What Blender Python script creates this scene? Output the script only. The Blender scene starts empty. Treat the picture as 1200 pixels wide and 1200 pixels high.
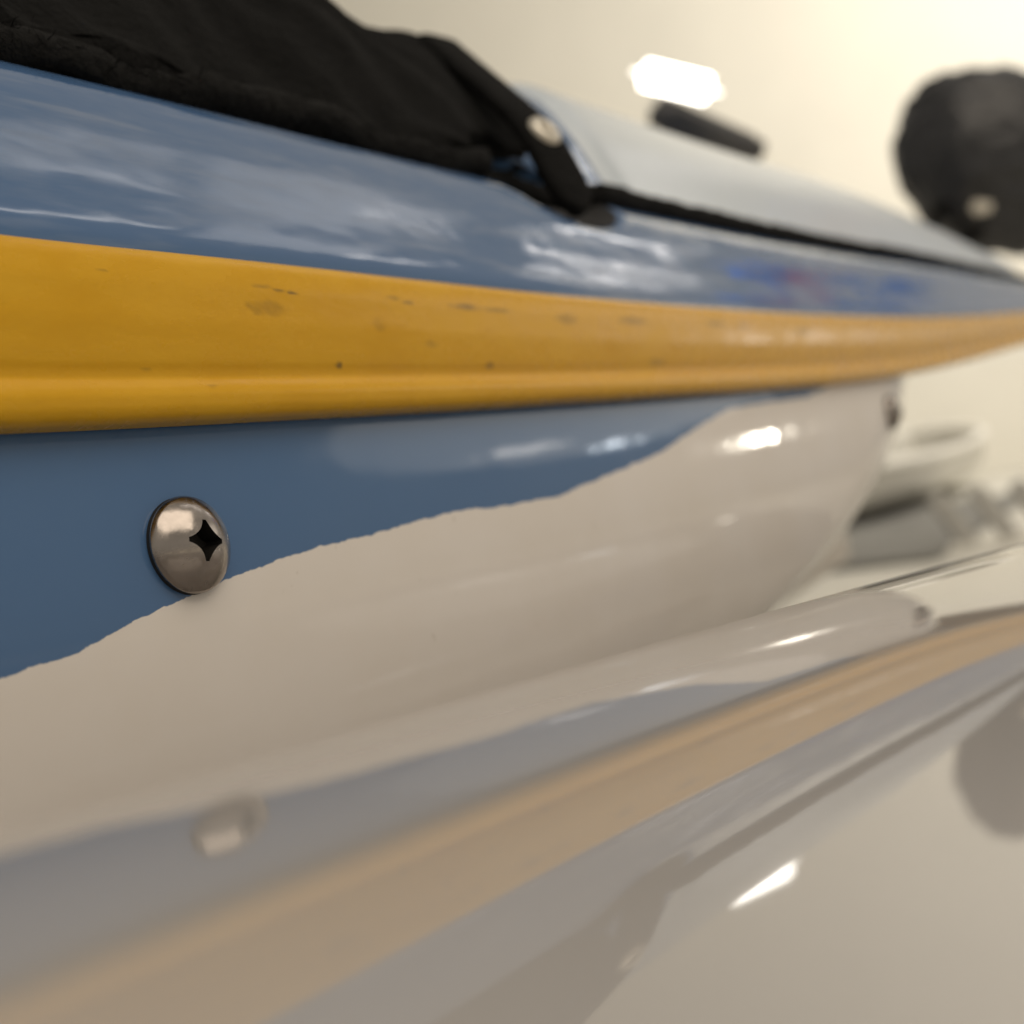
import bpy, bmesh, math, random
import numpy as np
from mathutils import Matrix, Vector, noise as mnoise

scene = bpy.context.scene
random.seed(4)
MM = 0.001
CAM_Z = 0.160                      # lens height above the floor
SN, CS = 0.15499, 0.98792          # camera roll (about 8.9 degrees)
FPX = 1400.                        # focal length in pixels of the 1200-pixel picture
ES, EC = 0.54326, 0.83957          # horizontal direction of the kayak's side

# ------------------------------------------------------------------ camera
cd = bpy.data.cameras.new('camera')
cam = bpy.data.objects.new('camera', cd)
scene.collection.objects.link(cam)
cd.sensor_width = 36.0
cd.lens = 36 * FPX / 1200
cd.clip_start = 0.003
cd.clip_end = 60
M = Matrix(((CS, SN, 0, 0), (0, 0, -1, 0), (-SN, CS, 0, CAM_Z), (0, 0, 0, 1)))
cam.matrix_world = M
cd.dof.use_dof = True
cd.dof.focus_distance = 0.118
cd.dof.aperture_fstop = 20.0
scene.camera = cam

# ------------------------------------------------------------------ world and lamps
world = bpy.data.worlds.new('World')
scene.world = world
world.use_nodes = True
bg = world.node_tree.nodes['Background']
bg.inputs['Color'].default_value = (1.0, 0.91, 0.78, 1)
bg.inputs['Strength'].default_value = 0.36

def lamp(loc, size, power, color=(1, .80, .56), target=(0, .1, CAM_Z), shape='RECTANGLE', sy=None):
    ld = bpy.data.lights.new('area_light', 'AREA')
    ld.shape = shape
    ld.size = size
    if sy: ld.size_y = sy
    ld.energy = power
    ld.color = color
    o = bpy.data.objects.new('area_light', ld)
    scene.collection.objects.link(o)
    o.location = loc
    o.rotation_euler = (Vector(target) - Vector(loc)).to_track_quat('-Z', 'Y').to_euler()
    return o

lamp((3.35, 2.70, .57), .036, 1.2, (1, .92, .78), shape='ELLIPSE', sy=.085)      # small round lamp mirrored in the hull side
lamp((1.6, -1.0, 2.5), 3.4, 44, (1, .87, .71), target=(1.1, -.4, 0), sy=2.3)
lamp((2.1, 2.7, 2.6), 1.8, 78, (1, .94, .85), target=(1.1, 5.6, 1.7), sy=1.2)  # unseen lamp added to brighten the back wall
lamp((3.53, 1.93, .92), .20, .14, (1, .94, .86), sy=.055)                          # two dim lamps mirrored in the blue side
lamp((3.42, 2.22, .79), .12, .20, (.85, .93, 1), sy=.045)
lamp((4.0, 2.50, 1.45), 2.1, 4.0, (1, .93, .82), shape='ELLIPSE', sy=1.15)                         # unseen panel added at right to lighten the band under the rail
def tube_lamp(loc, length, width, power):            # ceiling tubes hung parallel to the boats, mirrored in the deck
    o = lamp(loc, length, power, (1, .95, .90), sy=width)
    o.rotation_euler = (0, 0, math.atan2(EC, ES))
for q in [((1.63, 2.25, 1.69), .45, .05, .40), ((1.52, 1.78, 1.90), .30, .05, .16), ((1.10, 1.16, 2.12), .42, .05, .20),
          ((1.02, .80, 2.2), .35, .05, .16), ((1.40, 1.62, 2.06), .60, .30, .55), ((1.9, 2.6, 1.75), .5, .04, .3)]:
    tube_lamp(*q)

cy = scene.cycles
cy.max_bounces = 7; cy.diffuse_bounces = 3; cy.glossy_bounces = 5
cy.caustics_reflective = False; cy.caustics_refractive = False
cy.use_denoising = True
cy.use_adaptive_sampling = True; cy.adaptive_threshold = .02
vs = scene.view_settings
vs.view_transform = 'Standard'
vs.look = 'None'
vs.exposure = 0.2
vs.gamma = 1.0
vs.use_curve_mapping = False

# ------------------------------------------------------------------ materials
def new_mat(name):
    m = bpy.data.materials.new(name)
    m.use_nodes = True
    nt = m.node_tree
    return m, nt, nt.nodes['Principled BSDF']

def N(nt, kind, **kw):
    n = nt.nodes.new(kind)
    for k, v in kw.items():
        setattr(n, k, v)
    return n

def mathn(nt, op, a, b=None, c=None, clamp=False):
    n = N(nt, 'ShaderNodeMath', operation=op, use_clamp=clamp)
    for i, v in enumerate((a, b, c)):
        if v is None: continue
        if isinstance(v, (int, float)): n.inputs[i].default_value = v
        else: nt.links.new(v, n.inputs[i])
    return n.outputs[0]

def mix(nt, fac, a, b):
    n = N(nt, 'ShaderNodeMix', data_type='RGBA')
    for idx, v in ((0, fac), (6, a), (7, b)):
        if isinstance(v, (int, float)): n.inputs[idx].default_value = v
        elif isinstance(v, tuple): n.inputs[idx].default_value = (*v, 1)
        else: nt.links.new(v, n.inputs[idx])
    return n.outputs[2]

def noise(nt, vec, scale, detail=3, rough=.5):
    n = N(nt, 'ShaderNodeTexNoise')
    n.inputs['Scale'].default_value = scale
    n.inputs['Detail'].default_value = detail
    n.inputs['Roughness'].default_value = rough
    if vec is not None: nt.links.new(vec, n.inputs['Vector'])
    return n.outputs['Fac']

def coords(nt, scale=(1, 1, 1), kind='Object'):
    t = N(nt, 'ShaderNodeTexCoord')
    m = N(nt, 'ShaderNodeMapping')
    m.inputs['Scale'].default_value = scale
    nt.links.new(t.outputs[kind], m.inputs['Vector'])
    return m.outputs[0]

def maprange(nt, v, a, b, c=0., d=1.):
    n = N(nt, 'ShaderNodeMapRange')
    n.inputs[1].default_value = a; n.inputs[2].default_value = b
    n.inputs[3].default_value = c; n.inputs[4].default_value = d
    nt.links.new(v, n.inputs[0])
    return n.outputs[0]

def bump(nt, bs, h, strength, dist):
    b = N(nt, 'ShaderNodeBump')
    b.inputs['Strength'].default_value = strength
    b.inputs['Distance'].default_value = dist
    nt.links.new(h, b.inputs['Height'])
    nt.links.new(b.outputs[0], bs.inputs['Normal'])

BLUE = (.066, .145, .300)
WHITE = (.755, .715, .675)

# hull skin: white gelcoat with a ragged blue upper field, the border comes from attribute "edge" (mm above the border)
m_hull, nt, bs = new_mat('hull_gelcoat')
at = N(nt, 'ShaderNodeAttribute', attribute_name='edge')
co = coords(nt)
n1 = noise(nt, co, 260, 3, .55)
n2 = noise(nt, co, 1500, 2, .6)
e = mathn(nt, 'ADD', at.outputs['Fac'], mathn(nt, 'MULTIPLY', mathn(nt, 'SUBTRACT', n1, .5), 1.0))
e = mathn(nt, 'ADD', e, mathn(nt, 'MULTIPLY', mathn(nt, 'SUBTRACT', n2, .5), .35))
fac = maprange(nt, e, -.06, .06)
dirt = maprange(nt, noise(nt, co, 38, 5, .6), .35, .75)
wcol = mix(nt, dirt, WHITE, (.72, .672, .615))
speck = maprange(nt, noise(nt, co, 420, 2, .5), .74, .80)
wcol = mix(nt, mathn(nt, 'MULTIPLY', speck, .35), wcol, (.36, .30, .22))
bcol = mix(nt, dirt, BLUE, (.076, .155, .305))
nt.links.new(mix(nt, fac, wcol, bcol), bs.inputs['Base Color'])
bs.inputs['Roughness'].default_value = .11
nt.links.new(maprange(nt, noise(nt, co, 60, 4, .6), .3, .8, .045, .10), bs.inputs['Roughness'])
bs.inputs['IOR'].default_value = 1.5
bump(nt, bs, noise(nt, co, 45, 2, .4), .10, .002)

# deck: scuff haze, its pale mix also paints in soft ceiling reflections
m_deck, nt, bs = new_mat('deck_gelcoat')
co = coords(nt, (1, 4.2, 4.2))
sc1 = maprange(nt, noise(nt, co, 17, 5, .66), .46, .68)
fine = noise(nt, coords(nt, (1, 6, 6)), 160, 4, .6)
st2 = maprange(nt, noise(nt, coords(nt, (1, 9, 9)), 30, 3, .6), .56, .66)
haze_ = mathn(nt, 'MULTIPLY', sc1, maprange(nt, fine, .3, .75, .45, 1.))
haze_ = mathn(nt, 'ADD', mathn(nt, 'MULTIPLY', haze_, .75), mathn(nt, 'MULTIPLY', st2, .35), clamp=True)
nt.links.new(mix(nt, mathn(nt, 'MULTIPLY', haze_, .30), (.064, .135, .280), (.42, .44, .46)), bs.inputs['Base Color'])
nt.links.new(maprange(nt, haze_, 0, 1, .07, .30), bs.inputs['Roughness'])
bs.inputs['IOR'].default_value = 1.5
bump(nt, bs, noise(nt, coords(nt, (1, 2, 2)), 26, 3, .5), .13, .003)

# yellow rail, with scuffs; UV = (station / 400 mm, height fraction)
m_rail, nt, bs = new_mat('yellow_vinyl')
uv = N(nt, 'ShaderNodeUVMap'); uv.uv_map = 'UVMap'
sep = N(nt, 'ShaderNodeSeparateXYZ'); nt.links.new(uv.outputs[0], sep.inputs[0])
U, V = sep.outputs[0], sep.outputs[1]
comb = N(nt, 'ShaderNodeMapping'); nt.links.new(uv.outputs[0], comb.inputs['Vector'])
comb.inputs['Scale'].default_value = (1, .09, 1)
st = maprange(nt, noise(nt, comb.outputs[0], 26, 5, .65), .35, .75)
base = mix(nt, st, (.64, .335, .004), (.70, .390, .010))
scuff = N(nt, 'ShaderNodeAttribute', attribute_name='scuff').outputs['Fac']
#        station mm, height, half length mm, half height, strength
SPOTS = [(96.5, .665, 3.38, .05, .30), (98.0, .655, 1.56, .03, .22), (96.5, .80, 1.69, .014, .45), (99.1, .785, 1.04, .012, .7), (101.1, .775, 0.91, .012, .9),
         (119.9, .80, 1.56, .02, .45), (122.5, .775, 1.30, .014, .7), (135.5, .78, 3.90, .026, .6), (143.3, .775, 4.16, .02, .5), (162.8, .74, 3.38, .05, .4),
         (186.2, .76, 5.85, .04, .5), (222.7, .78, 5.20, .035, .5), (237.0, .76, 3.90, .03, .45), (107.9, .325, 0.59, .025, .9), (140.0, .33, 1.17, .03, .55),
         (126.4, .48, 1.56, .03, .25), (116.0, .60, 1.30, .05, .22), (79.5, .30, 0.65, .012, .3), (87.3, .2, 0.65, .012, .3), (75.6, .82, 0.65, .01, .35), (194.1, .35, 3.90, .04, .35), (274.7, .72, 6.50, .04, .45)]
nt.links.new(mix(nt, scuff, base, (.10, .06, .02)), bs.inputs['Base Color'])
nt.links.new(maprange(nt, st, 0, 1, .19, .40), bs.inputs['Roughness'])
bs.inputs['IOR'].default_value = 1.46
bs.inputs['Specular IOR Level'].default_value = .42
bump(nt, bs, noise(nt, comb.outputs[0], 60, 4, .6), .10, .001)

def plain(name, col, rough, metal=0., var=.0, scale=40, bumpk=0., bscale=200):
    m, nt, bs = new_mat(name)
    co = coords(nt)
    f = maprange(nt, noise(nt, co, scale, 4, .55), .3, .7)
    dk = tuple(c * (1 - var) for c in col)
    nt.links.new(mix(nt, f, dk, col), bs.inputs['Base Color'])
    bs.inputs['Roughness'].default_value = rough
    bs.inputs['Metallic'].default_value = metal
    if bumpk: bump(nt, bs, noise(nt, co, bscale, 3, .6), bumpk, .002)
    return m

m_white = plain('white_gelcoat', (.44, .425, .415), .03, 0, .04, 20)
m_hatch = plain('pale_grey_plastic', (.58, .65, .72), .25, 0, .04, 20)
m_rope = plain('black_cord', (.010, .010, .010), .85, 0, .4, 300, .6, 900)
m_web = plain('black_webbing', (.008, .008, .008), .9, 0, .5, 200, .7, 700)
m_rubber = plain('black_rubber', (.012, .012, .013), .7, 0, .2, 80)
for m_ in (m_rope, m_web): m_.node_tree.nodes['Principled BSDF'].inputs['Specular IOR Level'].default_value = .12
m_steel = plain('stainless_steel', (.40, .36, .33), .21, 1., .25, 300, .012, 500)
_nt = m_steel.node_tree
_nt.links.new(maprange(_nt, noise(_nt, coords(_nt, (1, 1, 1)), 900, 5, .65), .3, .7, .10, .30), _nt.nodes['Principled BSDF'].inputs['Roughness'])
m_dark = plain('shaded_recess_steel', (.02, .018, .016), .6, .6, .3, 900)  # steel darkened in colour for the shade inside the drive recess
m_brass = plain('grommet_metal', (.75, .70, .60), .3, .6, .2, 300)
m_wall = plain('cream_wall', (.80, .77, .68), .8, 0, .06, 2)
m_floor = plain('pale_floor', (.74, .72, .65), .4, 0, .08, 3)
m_grey = plain('dark_grey_plastic', (.08, .08, .085), .5, 0, .2, 20)
m_din = plain('white_dinghy_hull', (.62, .60, .54), .35, 0, .1, 4)
m_rimw = plain('white_rim', (.85, .83, .76), .4, 0, .03, 4)
m_shade = plain('grey_shade', (.27, .265, .245), .8, 0, .35, 6)  # darker grey that paints shade on the floor
m_plank = plain('grey_timber', (.52, .51, .48), .7, 0, .2, 12)
m_ban = plain('blue_banner_cloth', (.03, .15, .80), .7, 0, .1, 6)
m_red = plain('red_banner_cloth', (.8, .05, .05), .7, 0, .1, 6)
m_bag = plain('black_bag_cloth', (.020, .021, .025), .38, 0, .5, 25, .5, 30)

# ------------------------------------------------------------------ helpers
def link(o):
    scene.collection.objects.link(o)
    return o

def mesh_obj(name, verts, faces, mat, parent=None, smooth=True, off=(0, 0, 0), scale=MM):
    me = bpy.data.meshes.new(name)
    v = (np.asarray(verts, float) - np.asarray(off, float)) * scale
    me.from_pydata(v.tolist(), [], faces)
    me.materials.append(mat)
    if smooth: me.polygons.foreach_set('use_smooth', [True] * len(me.polygons))
    me.update()
    o = link(bpy.data.objects.new(name, me))
    if parent: o.parent = parent
    return o

def tag(o, label, cat, group=None):
    o['label'] = label; o['category'] = cat
    if group: o['group'] = group
    return o

def grid_faces(n, m, flip=False):
    f = []
    for i in range(n - 1):
        for j in range(m - 1):
            a = i * m + j
            q = (a, a + 1, a + m + 1, a + m)
            f.append(q[::-1] if flip else q)
    return f

def smooth_interp(x, xs, ys):
    """monotone cubic interpolation"""
    xs = np.asarray(xs, float); ys = np.asarray(ys, float)
    h = np.diff(xs); d = np.diff(ys) / h
    mm = np.zeros_like(ys); mm[0] = d[0]; mm[-1] = d[-1]
    for i in range(1, len(xs) - 1):
        if d[i - 1] * d[i] > 0:
            w1 = 2 * h[i] + h[i - 1]; w2 = h[i] + 2 * h[i - 1]
            mm[i] = (w1 + w2) / (w1 / d[i - 1] + w2 / d[i])
    x = np.asarray(x, float); xc = np.clip(x, xs[0], xs[-1])
    i = np.clip(np.searchsorted(xs, xc) - 1, 0, len(xs) - 2)
    t = (xc - xs[i]) / h[i]
    r = ys[i] * (1 + 2 * t) * (1 - t) ** 2 + h[i] * mm[i] * t * (1 - t) ** 2 + ys[i + 1] * t * t * (3 - 2 * t) + h[i] * mm[i + 1] * t * t * (t - 1)
    return r + np.where(x < xs[0], (x - xs[0]) * mm[0], 0) + np.where(x > xs[-1], (x - xs[-1]) * mm[-1], 0)

def box(bm, c, s, rot=None, bev=0.):
    r = bmesh.ops.create_cube(bm, size=1)
    vs_ = r['verts']
    mt = Matrix.Translation(c) @ (rot.to_4x4() if rot else Matrix.Identity(4)) @ Matrix.Diagonal((*s, 1))
    bmesh.ops.transform(bm, matrix=mt, verts=vs_)
    if bev:
        bmesh.ops.bevel(bm, geom=list({e for v in vs_ for e in v.link_edges}), offset=bev, segments=3, affect='EDGES')

def bm_obj(name, bm, mat, parent=None, smooth=False):
    me = bpy.data.meshes.new(name)
    bm.to_mesh(me); bm.free()
    me.materials.append(mat)
    if smooth: me.polygons.foreach_set('use_smooth', [True] * len(me.polygons))
    o = link(bpy.data.objects.new(name, me))
    if parent: o.parent = parent
    return o

# ------------------------------------------------------------------ setting: floor and wall
bm = bmesh.new()
bmesh.ops.create_grid(bm, x_segments=2, y_segments=2, size=7)
fl = bm_obj('floor', bm, m_floor); fl['kind'] = 'structure'
fl.location = (1.5, 1.5, 0)
bm = bmesh.new(); box(bm, (0, 0, 1.7), (4.6, .1, 3.4))
wl = bm_obj('wall', bm, m_wall); wl['kind'] = 'structure'
wl.location = (.72, 5.83, .002); wl.rotation_euler[2] = math.radians(-28)

# ------------------------------------------------------------------ the kayak.  Local frame: x = station along the hull,
# y = inward from the camera side, z = height from lens level, millimetres; base point below.
BASE = (300., 350., -158.)
Y0 = 90.3                          # distance of the kayak's side plane from the lens axis foot
kay = link(bpy.data.objects.new('kayak', None))
kay.rotation_euler[2] = math.atan2(EC, ES)
bx = Vector((BASE[0], BASE[1])) * MM
kay.location = (bx.x * ES - bx.y * EC, bx.x * EC + bx.y * ES, CAM_Z + BASE[2] * MM)
tag(kay, 'blue and white kayak with a scuffed yellow rail along its side', 'kayak')

S = np.concatenate([np.linspace(-420, 25, 44), np.arange(30, 610, 2.0), np.linspace(615, 1100, 60)])
def z_top(s): return smooth_interp(s, [-420, -89.6, 65.2, 96.5, 148.5, 190.1, 253.9, 372.3, 458.2, 588.3, 821.3, 1100], [41, 31.5, 31.5, 32, 32.6, 33.5, 35.4, 40.3, 45.2, 54, 72, 95])
def z_bot(s): return smooth_interp(s, [-420, -89.6, 62.6, 106.9, 143.3, 201.9, 291.7, 361.9, 446.5, 575.3, 821.3, 1100], [23, 13.6, 13.7, 14.3, 15, 16.4, 19.0, 21.9, 27.4, 37.8, 56, 79])
def y_rail(s): return np.where(s > 760, (np.maximum(s, 760) - 760) ** 2 / 450., 0) + np.where(s < -60, (np.minimum(s, -60) + 60) ** 2 / 6000., 0)
CEN = 349.

# yellow rail
HP = [0, .015, .05, .10, .145, .19, .225, .255, .29, .34, .45, .60, .75, .88, .95, .985, 1.0]
OP = [3.4, 1.5, .55, .16, .08, .26, .60, .88, .80, .50, .18, -.05, -.05, .25, .75, 1.7, 3.4]
H = np.linspace(0, 1, 110); H = .5 - .5 * np.cos(H * math.pi) * (.55 + .45 * np.abs(np.cos(H * math.pi)))
H[0], H[-1] = 0, 1
OFF = smooth_interp(H, HP, OP)
verts = []; uvs = []; scf = []
SR = np.concatenate([np.linspace(-420, 40, 46), np.linspace(45, 60, 8), np.arange(61, 295, .45), np.arange(297, 610, 3.), np.linspace(615, 1100, 60)])
for s in SR:
    zb, zt, yr = float(z_bot(s)), float(z_top(s)), float(y_rail(s))
    near = [q for q in SPOTS if abs(s - q[0]) < 2 * q[2]]
    for h, o in zip(H, OFF):
        verts.append((s, min(Y0 - .4 + yr + o, CEN), zb + (zt - zb) * h)); uvs.append((s / 400, h))
        v = 0.
        if near:
            wn = mnoise.noise(Vector((s * .9, h * 22, 3.1))) * .7 + mnoise.noise(Vector((s * 2.6, h * 60, 8.1))) * .45
            for (s0, h0, rs, rh, k) in near:
                d = ((s - s0) / rs) ** 2 + ((h - h0) / rh) ** 2 + wn
                v = max(v, k * min(1, max(0, (1.25 - d) / 1.1)))
        scf.append(v)
rail = mesh_obj('rail', verts, grid_faces(len(SR), len(H), True), m_rail, kay, off=BASE)
uvl = rail.data.uv_layers.new(name='UVMap')
vi = np.empty(len(rail.data.loops), int); rail.data.loops.foreach_get('vertex_index', vi)
uvl.data.foreach_set('uv', np.asarray(uvs)[vi].ravel())
a = rail.data.attributes.new('scuff', 'FLOAT', 'POINT'); a.data.foreach_set('value', scf)

# hull below the rail
ZE = np.concatenate([[-2.5, -1.2], np.arange(0, 75, 1.2), np.linspace(77, 170, 24)])
def s_tuck(z): return smooth_interp(z, [0, 13, 25, 38, 48.4, 52.3, 80, 110, 170], [352, 329.6, 304, 264, 217.4, 195, 60, -60, -250])
def hull_y(s, z):
    z = np.asarray(z, float)
    b = Y0 + 1.4 + .005 * (z - 20) ** 2 + np.where(z > 75, .00006 * np.maximum(z - 75, 0) ** 3, 0)
    t = np.maximum(s - s_tuck(z), 0)
    k = np.minimum(t, 120)
    tuck = k * k / 400 + (t - k) * .6
    return np.minimum(b + tuck + y_rail(s), CEN)
BD_S = [-420, -37.6, 59.2, 66.7, 76.9, 86.2, 98.9, 111.2, 127.6, 142.3, 154.4, 168.5, 193.7, 212.3, 230.9, 250.8, 280.1, 297.6, 320.3, 1100]
BD_Z = [-45, -17, -7.2, -6.4, -4.1, -2.4, -.7, 0, 1.2, 1.0, 1.2, 3.0, 6.4, 10.6, 14.0, 15.0, 16.2, 18.7, 26, 200]
verts = []; edge = []
for s in S:
    zb = float(z_bot(s)); ys = hull_y(s, ZE); bz = float(np.interp(s, BD_S, BD_Z))
    for z, y in zip(ZE, ys):
        verts.append((s, y, zb - z)); edge.append(zb - z - bz)
hull = mesh_obj('hull', verts, grid_faces(len(S), len(ZE)), m_hull, kay, off=BASE)
a = hull.data.attributes.new('edge', 'FLOAT', 'POINT'); a.data.foreach_set('value', edge)

# deck above the rail
DY = [2.2, 2.8, 7, 11, 15.2, 18.3, 20.7, 23.7, 27.3, 35.6, 42.8, 51, 70, 130, 259]
DZ = [-1.5, 1, 8.5, 16, 22, 24.3, 25.2, 26.5, 31, 48, 58, 63.5, 68, 76, 80]
TT = np.concatenate([np.linspace(0, 4, 40), np.linspace(4, 12, 90)[1:], np.linspace(12, 14, 8)[1:]])
P_Y = smooth_interp(TT, range(15), DY); P_Z = smooth_interp(TT, range(15), DZ)
def crown(s): return smooth_interp(s, [-420, 431, 626, 750, 900, 1100], [1, 1, .86, .70, .58, .30])
def scoop(s, dz):      # moulded hollow the cord runs through
    r2 = ((s - 199) / 22.) ** 2 + ((dz - 26) / 10.) ** 2
    x = np.clip((1.0 - r2) / .35, 0, 1)
    return 7.0 * x * x * (3 - 2 * x)
def deck_pt(s, t, lift=0., hollow=1.):
    y = float(smooth_interp(t, range(15), DY)); dz = float(smooth_interp(t, range(15), DZ))
    ty = float(smooth_interp(t + .02, range(15), DY)) - y; tz = float(smooth_interp(t + .02, range(15), DZ)) - dz
    L = math.hypot(ty, tz) or 1.
    y -= lift * tz / L; 
    dz2 = dz + lift * ty / L
    y += float(scoop(s, dz)) * hollow
    return (s, min(Y0 - .4 + float(y_rail(s)) + y, CEN), float(z_top(s)) + dz2 * float(crown(s)))
verts = []
for s in S:
    yr, zt, c = float(y_rail(s)), float(z_top(s)), float(crown(s))
    yy = np.minimum(Y0 - .4 + yr + P_Y + scoop(s, P_Z), CEN)
    for y, dz in zip(yy, P_Z): verts.append((s, y, zt + dz * c))
deck = mesh_obj('deck', verts, grid_faces(len(S), len(TT), True), m_deck, kay, off=BASE)

# the kayak's other side: the same three skins mirrored about the keel line
for src in (rail, hull, deck):
    me = src.data.copy()
    co_ = np.empty(len(me.vertices) * 3); me.vertices.foreach_get('co', co_)
    co_ = co_.reshape(-1, 3); co_[:, 1] = 2 * (CEN - BASE[1]) * MM - co_[:, 1]
    me.vertices.foreach_set('co', co_.ravel()); me.flip_normals(); me.update()
    o = link(bpy.data.objects.new(src.name, me)); o.parent = kay

# pale hatch cover on the upper deck
def patch(name, s0, s1, t0, t1, lift, mat, ns=60, nt_=40, corner=0., thick=True, wob=None):
    verts = []; ss = np.linspace(s0, s1, ns); tt = np.linspace(t0, t1, nt_)
    for i, s in enumerate(ss):
        for j, t in enumerate(tt):
            l = lift
            s2, t2 = s, t
            if wob: s2, t2, l = wob(s, t, lift, i / (ns - 1), j / (nt_ - 1))
            if thick and (i in (0, ns - 1) or j in (0, nt_ - 1)): l = -.4
            verts.append(deck_pt(s2, t2, l))
    return mesh_obj(name, verts, grid_faces(ns, nt_, True), mat, kay, off=BASE)
def hatch_wob(s, t, l, a, b):
    r = math.exp(-a * 60) * 1.0
    e_ = min(a * 420, 30, min(b, 1 - b) * 200 + .4)
    return s + 9 * (abs(b - .45) * 1.6) ** 3, t, l * min(1, .35 + e_ / 6)
patch('hatch_cover', 241, 960, 7.35, 12.3, 2.2, m_hatch, 200, 46, wob=hatch_wob)

# black webbing strap lying over the deck
def web_wob(s, t, l, a, b):
    fold = 1.3 * math.sin(a * 9 + b * 5) + .9 * math.sin(a * 23 - b * 11) + .5 * math.sin(a * 47 + b * 31)
    return s + 1.6 * math.sin(b * 14 + a * 3) * (1 if a > .5 else .4), t + .05 * math.sin(a * 31) * (1 - b), l + fold
patch('strap', 85, 208, 6.35, 12.6, 3.6, m_web, 70, 60, wob=web_wob)

def tube(name, pts, rad, mat, parent, seg=14, rfun=None):
    verts = []; n = len(pts)
    P = [Vector(p) for p in pts]
    for i in range(n):
        d = (P[min(i + 1, n - 1)] - P[max(i - 1, 0)]).normalized()
        u = d.cross(Vector((0, 1, 0))).normalized(); v = d.cross(u)
        for k in range(seg):
            an = 2 * math.pi * k / seg
            r = rad * (rfun(i, k) if rfun else 1)
            verts.append(P[i] + (u * math.cos(an) + v * math.sin(an)) * r)
    faces = [(i * seg + k, i * seg + (k + 1) % seg, (i + 1) * seg + (k + 1) % seg, (i + 1) * seg + k) for i in range(n - 1) for k in range(seg)]
    faces += [tuple(range(seg))[::-1], tuple(range((n - 1) * seg, n * seg))]
    return mesh_obj(name, [tuple(v) for v in verts], faces, mat, parent, off=BASE)
rnd = random.Random(2)
pts = []
for s in np.arange(-60, 1000, 3):
    wv = .8 * math.sin(s * .11) + .5 * math.sin(s * .29)
    p = deck_pt(s, 6.15, 2.0)
    pts.append((p[0], p[1] - (.4 * wv if s < 190 else 0), p[2] + (wv if s < 190 else .0)))
tube('bungee_cord', pts, 2.5, m_rope, kay, rfun=lambda i, k: 1 + .20 * rnd.uniform(-1, 1))

# frayed lower edge of the webbing: short loose fibres
verts = []; fa = []
rf = random.Random(9)
for k in range(2600):
    s_k = rf.uniform(60, 207)
    b0 = Vector(deck_pt(s_k, rf.uniform(5.3, 6.3), rf.uniform(.6, 4.)))
    L_k = rf.uniform(1.0, 3.4)
    d_k = Vector((rf.uniform(-1, 1), rf.uniform(-.7, .1), rf.uniform(-1.2, .25))).normalized() * L_k
    t_k = Vector((rf.uniform(-1, 1), rf.uniform(-.3, .3), rf.uniform(-1, 1))).normalized() * .09
    c_k = Vector((rf.uniform(-.5, .5), rf.uniform(-.4, .1), rf.uniform(-.5, .3)))
    n0 = len(verts)
    verts += [tuple(b0 - t_k), tuple(b0 + t_k), tuple(b0 + d_k * .55 + c_k + t_k * .7), tuple(b0 + d_k * .55 + c_k - t_k * .7), tuple(b0 + d_k)]
    fa += [(n0, n0 + 1, n0 + 2, n0 + 3), (n0 + 3, n0 + 2, n0 + 4)]
fray = mesh_obj('frayed_fibres', verts, fa, m_web, kay, off=BASE); fray['kind'] = 'stuff'

# rubber liner of the hollow
verts = []; fa = []
nr, na = 14, 48
for i in range(nr + 1):
    for k in range(na):
        an = 2 * math.pi * k / na; r = .96 * i / nr
        s = 199 + 22 * r * math.cos(an); dzv = 26 + 10 * r * math.sin(an)
        t = float(np.interp(dzv, P_Z, TT))
        verts.append(deck_pt(s, t, .35))
for i in range(nr):
    for k in range(na):
        fa.append((i * na + k, i * na + (k + 1) % na, (i + 1) * na + (k + 1) % na, (i + 1) * na + k))
mesh_obj('cord_socket', verts, fa, m_rubber, kay, off=BASE)

# webbing tab with a metal grommet
B_ = [Vector(deck_pt(*q, 0.)) for q in ((203, 10.2, 4.), (198, 8.2, 10.), (195, 6.4, 13.), (195, 3.3, .8))]
verts = []; cc = []
for x in np.linspace(0, 1, 40):
    cc.append(B_[0] * (1 - x) ** 3 + B_[1] * 3 * x * (1 - x) ** 2 + B_[2] * 3 * x * x * (1 - x) + B_[3] * x ** 3)
prof = []
for k in range(20):
    an = 2 * math.pi * k / 20
    prof.append((math.copysign(abs(math.cos(an)) ** .5, math.cos(an)) * 5.6, math.copysign(abs(math.sin(an)) ** .7, math.sin(an)) * 1.5))
for i in range(40):
    d = (cc[min(i + 1, 39)] - cc[max(i - 1, 0)]).normalized()
    wd = Vector((1, -.30, -.10)); wd = (wd - d * wd.dot(d)).normalized(); nn = d.cross(wd)
    tp = 1. if i < 33 else max(.25, math.sqrt(1 - ((i - 33) / 6.2) ** 2))
    for (pa, pb) in prof: verts.append(tuple(cc[i] + wd * pa * tp + nn * pb))
fa = [(i * 20 + k, i * 20 + (k + 1) % 20, (i + 1) * 20 + (k + 1) % 20, (i + 1) * 20 + k) for i in range(39) for k in range(20)]
fa += [tuple(range(20))[::-1], tuple(range(39 * 20, 800))]
tab = mesh_obj('webbing_tab', verts, fa, m_web, kay, off=BASE)
gi = 24
gd = (cc[gi + 1] - cc[gi - 1]).normalized(); gw = Vector((1, -.30, -.10)); gw = (gw - gd * gw.dot(gd)).normalized(); gn = gd.cross(gw)
if gn.y > 0: gn = -gn
verts = []
prf = [(1.2, -.6), (1.3, .6), (1.7, 1.0), (2.4, 1.1), (3.1, .8), (3.5, 0.), (3.5, -.6)]
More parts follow.
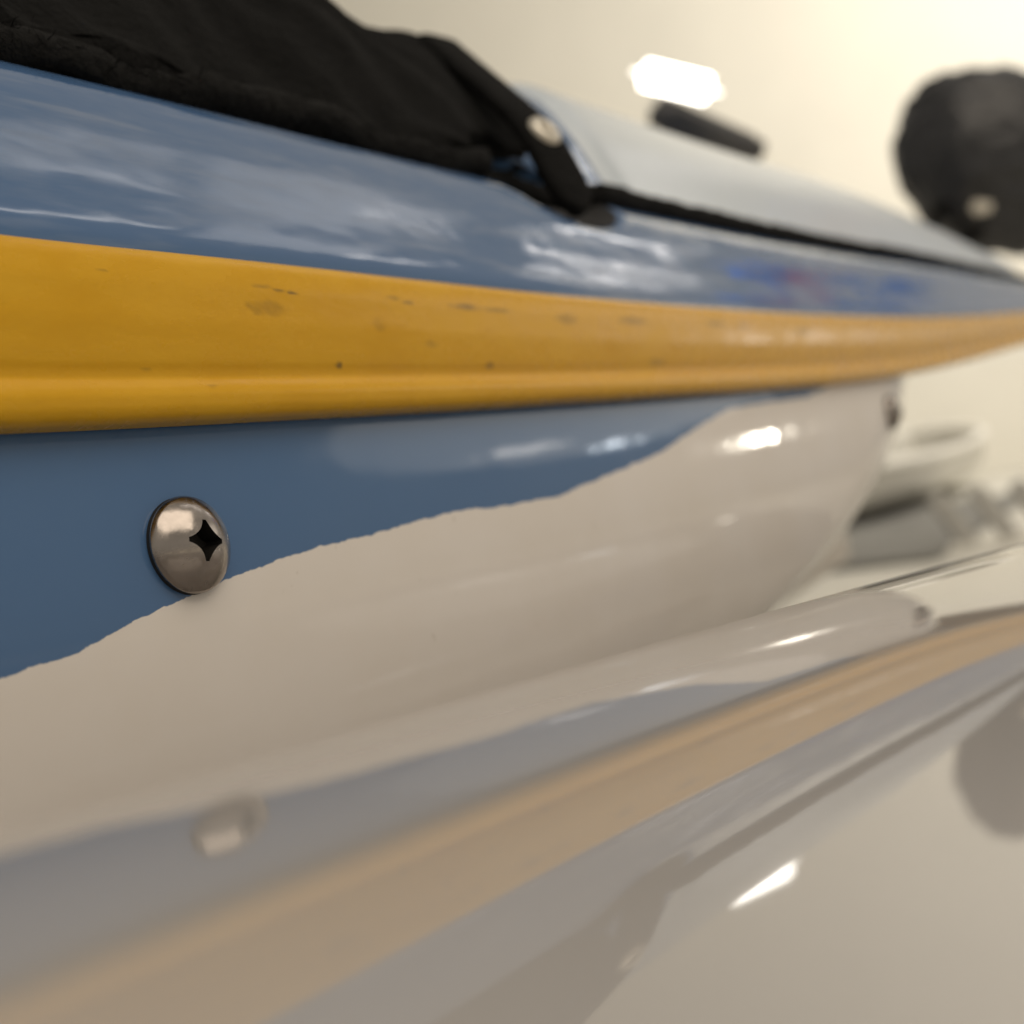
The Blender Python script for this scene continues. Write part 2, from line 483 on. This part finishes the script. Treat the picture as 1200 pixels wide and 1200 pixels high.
for r, hh in prf:
    for k in range(28):
        an = 2 * math.pi * k / 28
        verts.append(tuple(cc[gi] + gn * (1.5 + hh) + (gd * math.cos(an) + gw * math.sin(an)) * r))
fa = [(j * 28 + k, j * 28 + (k + 1) % 28, (j + 1) * 28 + (k + 1) % 28, (j + 1) * 28 + k) for j in range(len(prf) - 1) for k in range(28)]
mesh_obj('grommet', verts, fa, m_brass, tab, off=BASE)

# dome-head cross-recess screws
def star(R, rin, tipw, n=9):
    pts = []
    for q in range(4):
        a0 = q * math.pi / 2
        tip = Vector((R, 0))
        # tip flat, then a concave flank to the next arm
        p0 = Vector((R, tipw)); p1 = Vector((tipw, R)); c = Vector((rin * .30, rin * .30))
        for k in range(n + 1):
            t = k / n
            p = p0 * (1 - t) ** 2 + c * 2 * t * (1 - t) + p1 * t * t
            pts.append(Vector((p.x * math.cos(a0) - p.y * math.sin(a0), p.x * math.sin(a0) + p.y * math.cos(a0))))
    return pts
def make_screw():
    RAD, HT, RIM = 4.95, 2.3, .35
    Rs = (RAD ** 2 + HT ** 2) / (2 * HT)
    bm = bmesh.new()
    rings = []
    prof = [(RAD - .35, -.6), (RAD - .08, -.2), (RAD, .12), (RAD - .02, RIM - .2)]
    a_max = math.asin(min(1, RAD / Rs)) if HT < Rs else math.pi / 2
    for k in range(1, 26):
        an = a_max * (1 - k / 26)
        prof.append((Rs * math.sin(an), RIM + HT - Rs + Rs * math.cos(an)))
    seg = 96
    for r, h in prof: rings.append([bm.verts.new((r * math.cos(2 * math.pi * k / seg), r * math.sin(2 * math.pi * k / seg), h)) for k in range(seg)])
    top = bm.verts.new((0, 0, RIM + HT))
    for j in range(len(rings) - 1):
        for k in range(seg): bm.faces.new((rings[j][k], rings[j][(k + 1) % seg], rings[j + 1][(k + 1) % seg], rings[j + 1][k]))
    for k in range(seg): bm.faces.new((rings[-1][k], rings[-1][(k + 1) % seg], top))
    bm.faces.new(rings[0][::-1])
    me = bpy.data.meshes.new('screw'); bm.to_mesh(me); bm.free()
    me.materials.append(m_steel)
    body = link(bpy.data.objects.new('screw', me))
    bm = bmesh.new()
    S0 = star(2.55, 2.5, .27)
    lo = [bm.verts.new((p.x * .62, p.y * .62, .6)) for p in S0]
    hi = [bm.verts.new((p.x * 1.04, p.y * 1.04, 4.2)) for p in S0]
    n = len(S0)
    for k in range(n): bm.faces.new((lo[k], lo[(k + 1) % n], hi[(k + 1) % n], hi[k]))
    bm.faces.new(lo[::-1]); bm.faces.new(hi)
    cm = bpy.data.meshes.new('cut'); bm.to_mesh(cm); cm.materials.append(m_dark)
    bm.free()
    cut = link(bpy.data.objects.new('cut', cm))
    md = body.modifiers.new('cut', 'BOOLEAN'); md.object = cut; md.operation = 'DIFFERENCE'; md.solver = 'EXACT'; md.material_mode = 'TRANSFER'
    dg = bpy.context.evaluated_depsgraph_get(); dg.update()
    res = bpy.data.meshes.new_from_object(body.evaluated_get(dg))
    bpy.data.objects.remove(cut); bpy.data.objects.remove(body)
    # the recess walls become a part of their own
    rm = res.copy(); rm.name = 'drive_recess'
    for m_, keep in ((res, 0), (rm, 1)):
        bm = bmesh.new(); bm.from_mesh(m_)
        bmesh.ops.delete(bm, geom=[f for f in bm.faces if f.material_index != keep], context='FACES')
        for f in bm.faces: f.smooth = keep == 0; f.material_index = 0
        bm.to_mesh(m_); bm.free()
    for m_, mt in ((res, m_steel), (rm, m_dark)):
        m_.materials.clear(); m_.materials.append(mt)
        m_.transform(Matrix.Scale(MM, 4))
    return res, rm
scr, rec = make_screw()
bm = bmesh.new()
bmesh.ops.create_cone(bm, cap_ends=True, segments=72, radius1=5.0 * MM, radius2=4.85 * MM, depth=.8 * MM)  # black disc added as the shaded gap under the screw head
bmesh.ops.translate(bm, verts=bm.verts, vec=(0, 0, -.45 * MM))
shade_disc = bpy.data.meshes.new('gap_shade'); bm.to_mesh(shade_disc); bm.free(); shade_disc.materials.append(m_rubber)
def place_screw(s, z, roll):
    ze = float(z_bot(s)) - z
    y = float(hull_y(s, ze))
    dy_z = (float(hull_y(s, ze + .5)) - float(hull_y(s, ze - .5)))       # per mm down
    dy_s = float(hull_y(s + .5, ze)) - float(hull_y(s - .5, ze))
    n = Vector((dy_s, -1, -dy_z)).normalized()
    ax = Vector((1, 0, 0)); ax = (ax - n * ax.dot(n)).normalized(); ay = n.cross(ax)
    R = Matrix((ax, ay, n)).transposed() @ Matrix.Rotation(roll, 3, 'Z')
    o = link(bpy.data.objects.new('screw', scr)); o.parent = kay
    o.matrix_local = Matrix.Translation(((s - BASE[0]) * MM, (y - BASE[1]) * MM, (z - BASE[2]) * MM)) @ R.to_4x4() @ Matrix.Translation((0, 0, .5 * MM))
    r = link(bpy.data.objects.new('drive_recess', rec)); r.parent = o
    w_ = link(bpy.data.objects.new('gap_shade', shade_disc)); w_.parent = o
    return o
place_screw(82.3, 1.7, math.radians(-9))
place_screw(349.5, 11.4, math.radians(20))

# ------------------------------------------------------------------ the white hull in front: a rounded glossy edge just under the lens
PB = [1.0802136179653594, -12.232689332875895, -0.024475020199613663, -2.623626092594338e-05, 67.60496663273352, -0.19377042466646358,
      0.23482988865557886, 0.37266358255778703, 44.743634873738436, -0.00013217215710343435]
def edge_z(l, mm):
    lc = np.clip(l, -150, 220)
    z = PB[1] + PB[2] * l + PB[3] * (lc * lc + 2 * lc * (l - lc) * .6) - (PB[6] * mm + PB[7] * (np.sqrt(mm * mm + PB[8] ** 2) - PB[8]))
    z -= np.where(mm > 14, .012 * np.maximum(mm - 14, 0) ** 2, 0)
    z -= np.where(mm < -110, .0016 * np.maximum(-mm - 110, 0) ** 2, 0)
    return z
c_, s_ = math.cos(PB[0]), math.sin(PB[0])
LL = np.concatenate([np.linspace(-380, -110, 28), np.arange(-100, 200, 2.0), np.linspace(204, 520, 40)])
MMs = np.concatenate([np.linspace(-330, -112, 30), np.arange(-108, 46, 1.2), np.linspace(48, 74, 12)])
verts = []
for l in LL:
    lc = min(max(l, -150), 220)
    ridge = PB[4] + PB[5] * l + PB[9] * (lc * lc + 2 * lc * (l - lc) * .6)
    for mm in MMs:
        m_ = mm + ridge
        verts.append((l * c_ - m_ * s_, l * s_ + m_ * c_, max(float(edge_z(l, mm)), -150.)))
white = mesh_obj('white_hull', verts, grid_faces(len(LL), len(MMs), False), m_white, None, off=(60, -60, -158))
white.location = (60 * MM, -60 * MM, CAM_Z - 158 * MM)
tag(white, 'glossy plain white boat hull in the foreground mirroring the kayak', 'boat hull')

# ------------------------------------------------------------------ blurred things behind
def pix(u, v, Y):
    a, b = (u - 600) / FPX, (v - 600) / FPX
    return Vector(((CS * a - SN * b) * Y, Y, CAM_Z - (SN * a + CS * b) * Y))

def floor_pix(u, v):
    d = pix(u, v, 1.) - Vector((0, 0, CAM_Z))
    return Vector((0, 0, CAM_Z)) + d * (-CAM_Z / d.z)

# lit lamp behind the deck
m_lamp, nt, bs = new_mat('lamp_glow')
bs.inputs['Emission Color'].default_value = (1, .95, .86, 1)
bs.inputs['Emission Strength'].default_value = 7.
bs.inputs['Base Color'].default_value = (.8, .8, .8, 1)
bm = bmesh.new()
box(bm, (0, 0, 0), (.26, .07, .07), bev=.033)
lm = bm_obj('wall_lamp', bm, m_lamp, smooth=True)
lm.location = pix(792, 96, 3.4); lm.rotation_euler = (0, math.radians(28), math.radians(-20))
tag(lm, 'glowing white lamp above the pale hatch cover of the kayak', 'lamp')

# rolled blue banner hung parallel to the boats, mirrored in the deck
def roll_mesh(x0, x1, r):
    bm = bmesh.new()
    prof = [(x0, r * .75), (x0 + .01, r), (x1 - .01, r), (x1, r * .75)]
    rings = [[bm.verts.new((x, rr * math.cos(k * math.pi / 12), rr * math.sin(k * math.pi / 12))) for k in range(24)] for x, rr in prof]
    for a_, b_ in zip(rings, rings[1:]):
        for k in range(24): bm.faces.new((a_[k], b_[k], b_[(k + 1) % 24], a_[(k + 1) % 24]))
    bm.faces.new(rings[0]); bm.faces.new(rings[-1][::-1])
    return bm
ban = link(bpy.data.objects.new('rolled_banner', None))
tag(ban, 'rolled blue banner with a red band, mirrored in the kayak deck', 'banner')
bm_obj('cloth', roll_mesh(-.75, .75, .065), m_ban, ban, smooth=True)
bm_obj('band', roll_mesh(-.62, -.35, .073), m_red, ban, smooth=True)
ban.location = (2.45, 3.35, 1.52); ban.rotation_euler[2] = math.atan2(EC, ES)

# white dinghy on the floor far right
din = link(bpy.data.objects.new('dinghy', None))
tag(din, 'blurred white dinghy on the floor behind the bow of the kayak', 'dinghy')
fa_, fb_ = floor_pix(965, 662), floor_pix(1108, 596)
dd = (fb_ - fa_).normalized(); ang = math.atan2(dd.y, dd.x)
L_, W_ = 2.6, .36
def rim_z(x): return .125 + .10 * x ** 3
def beam(x): return W_ * (1 - (2 * x - 1) ** 4) ** .6 + .004
verts = []; nA, nB = 48, 19
for i in range(nA):
    x = i / (nA - 1)
    for j in range(nB):
        an = math.pi * j / (nB - 1)
        verts.append(((x - .5) * L_, -math.copysign(abs(math.cos(an)) ** .5, math.cos(an)) * beam(x), rim_z(x) - math.sin(an) ** .7 * (rim_z(x) - .012)))
mesh_obj('hull', verts, grid_faces(nA, nB), m_din, din, scale=1.)
bm = bmesh.new()
for sg in (-1, 1):
    pr = None
    for i in range(nA):
        x = i / (nA - 1)
        c = Vector(((x - .5) * L_, sg * beam(x), rim_z(x) + .006))
        ring = [bm.verts.new(c + Vector((0, .018 * math.cos(a_), .014 * math.sin(a_)))) for a_ in [k_ * math.pi / 4 for k_ in range(8)]]
        if pr:
            for k_ in range(8): bm.faces.new((pr[k_], pr[(k_ + 1) % 8], ring[(k_ + 1) % 8], ring[k_]))
        pr = ring
bm_obj('rim', bm, m_rimw, din, smooth=True)
mid = (fa_ + fb_) / 2 + Vector((-dd.y, dd.x, 0)) * (W_ + .02) + dd * 1.15
din.location = (mid.x, mid.y, 0.001); din.rotation_euler[2] = ang

# grey strip added as the dinghy's shade, and a small slatted pallet on the floor
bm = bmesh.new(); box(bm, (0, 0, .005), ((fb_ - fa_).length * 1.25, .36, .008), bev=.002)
pl = bm_obj('shade_strip', bm, m_shade)
pm = (fa_ + fb_) / 2
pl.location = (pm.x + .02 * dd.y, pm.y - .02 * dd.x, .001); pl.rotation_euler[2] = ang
tag(pl, 'thin grey strip put in as shade on the pale floor behind the kayak', 'mat')
rk = link(bpy.data.objects.new('pallet', None))
tag(rk, 'small grey slatted pallet on the floor at the right edge', 'pallet')
for k_ in range(3):
    bm = bmesh.new(); box(bm, (k_ * .062, 0, .045), (.026, .02, .095), rot=Matrix.Rotation(math.radians(-30), 3, 'Y'), bev=.004)
    bm_obj('slat', bm, m_plank, rk)
bm = bmesh.new(); box(bm, (.062, .0, .004), (.20, .05, .008)); bm_obj('base_bar', bm, m_rimw, rk)
rk.location = floor_pix(1122, 645) + Vector((0, 0, .001))

# black bag
bag = link(bpy.data.objects.new('bag', None))
bm = bmesh.new()
bmesh.ops.create_icosphere(bm, subdivisions=6, radius=1)
for v in bm.verts:
    p = v.co.copy()
    k = 1 + .10 * mnoise.noise(p * 1.3 + Vector((3, 1, 7))) - .10 * abs(mnoise.noise(p * 2.7 + Vector((1, 5, 2)))) - .05 * abs(mnoise.noise(p * 6))
    q = Vector((math.copysign(abs(p.x) ** .8, p.x) * .094, p.y * .065, math.copysign(abs(p.z) ** .85, p.z) * .100))
    q.z -= .030 * max(0, p.x + .2) * (p.z < 0) * -p.z * 1.4
    q.x += .022 * max(0, -p.z)
    v.co = q * k
bm_obj('body', bm, m_bag, bag, smooth=True)
bm = bmesh.new()
pr = None
for i in range(41):
    an = 2 * math.pi * i / 40
    c = Vector((-.052 + .026 * math.cos(an), -.035, -.070 + .022 * math.sin(an)))
    ring = [bm.verts.new(c + Vector((.005 * math.cos(b_) * math.cos(an), .009 * math.sin(b_), .005 * math.cos(b_) * math.sin(an)))) for b_ in [k * math.pi / 4 for k in range(8)]]
    if pr:
        for k in range(8): bm.faces.new((pr[k], pr[(k + 1) % 8], ring[(k + 1) % 8], ring[k]))
    pr = ring
bm_obj('loop', bm, m_web, bag, smooth=True)
bm = bmesh.new(); box(bm, (-.030, -.052, -.060), (.022, .008, .014), bev=.003)
bm_obj('buckle', bm, m_brass, bag)
bag.location = pix(1150, 188, 1.3)
tag(bag, 'black soft bag in the blurred background, top right', 'bag')

pa, pb_ = pix(768, 130, 1.0), pix(888, 181, 1.1)
bm = bmesh.new(); box(bm, (0, 0, 0), ((pb_ - pa).length, .03, .028), bev=.009)
arm = bm_obj('padded_bar', bm, m_grey, smooth=True)
arm.location = (pa + pb_) / 2
arm.rotation_euler = (pb_ - pa).to_track_quat('X', 'Z').to_euler()
tag(arm, 'dark grey padded bar above the kayak deck, out of focus', 'bar')
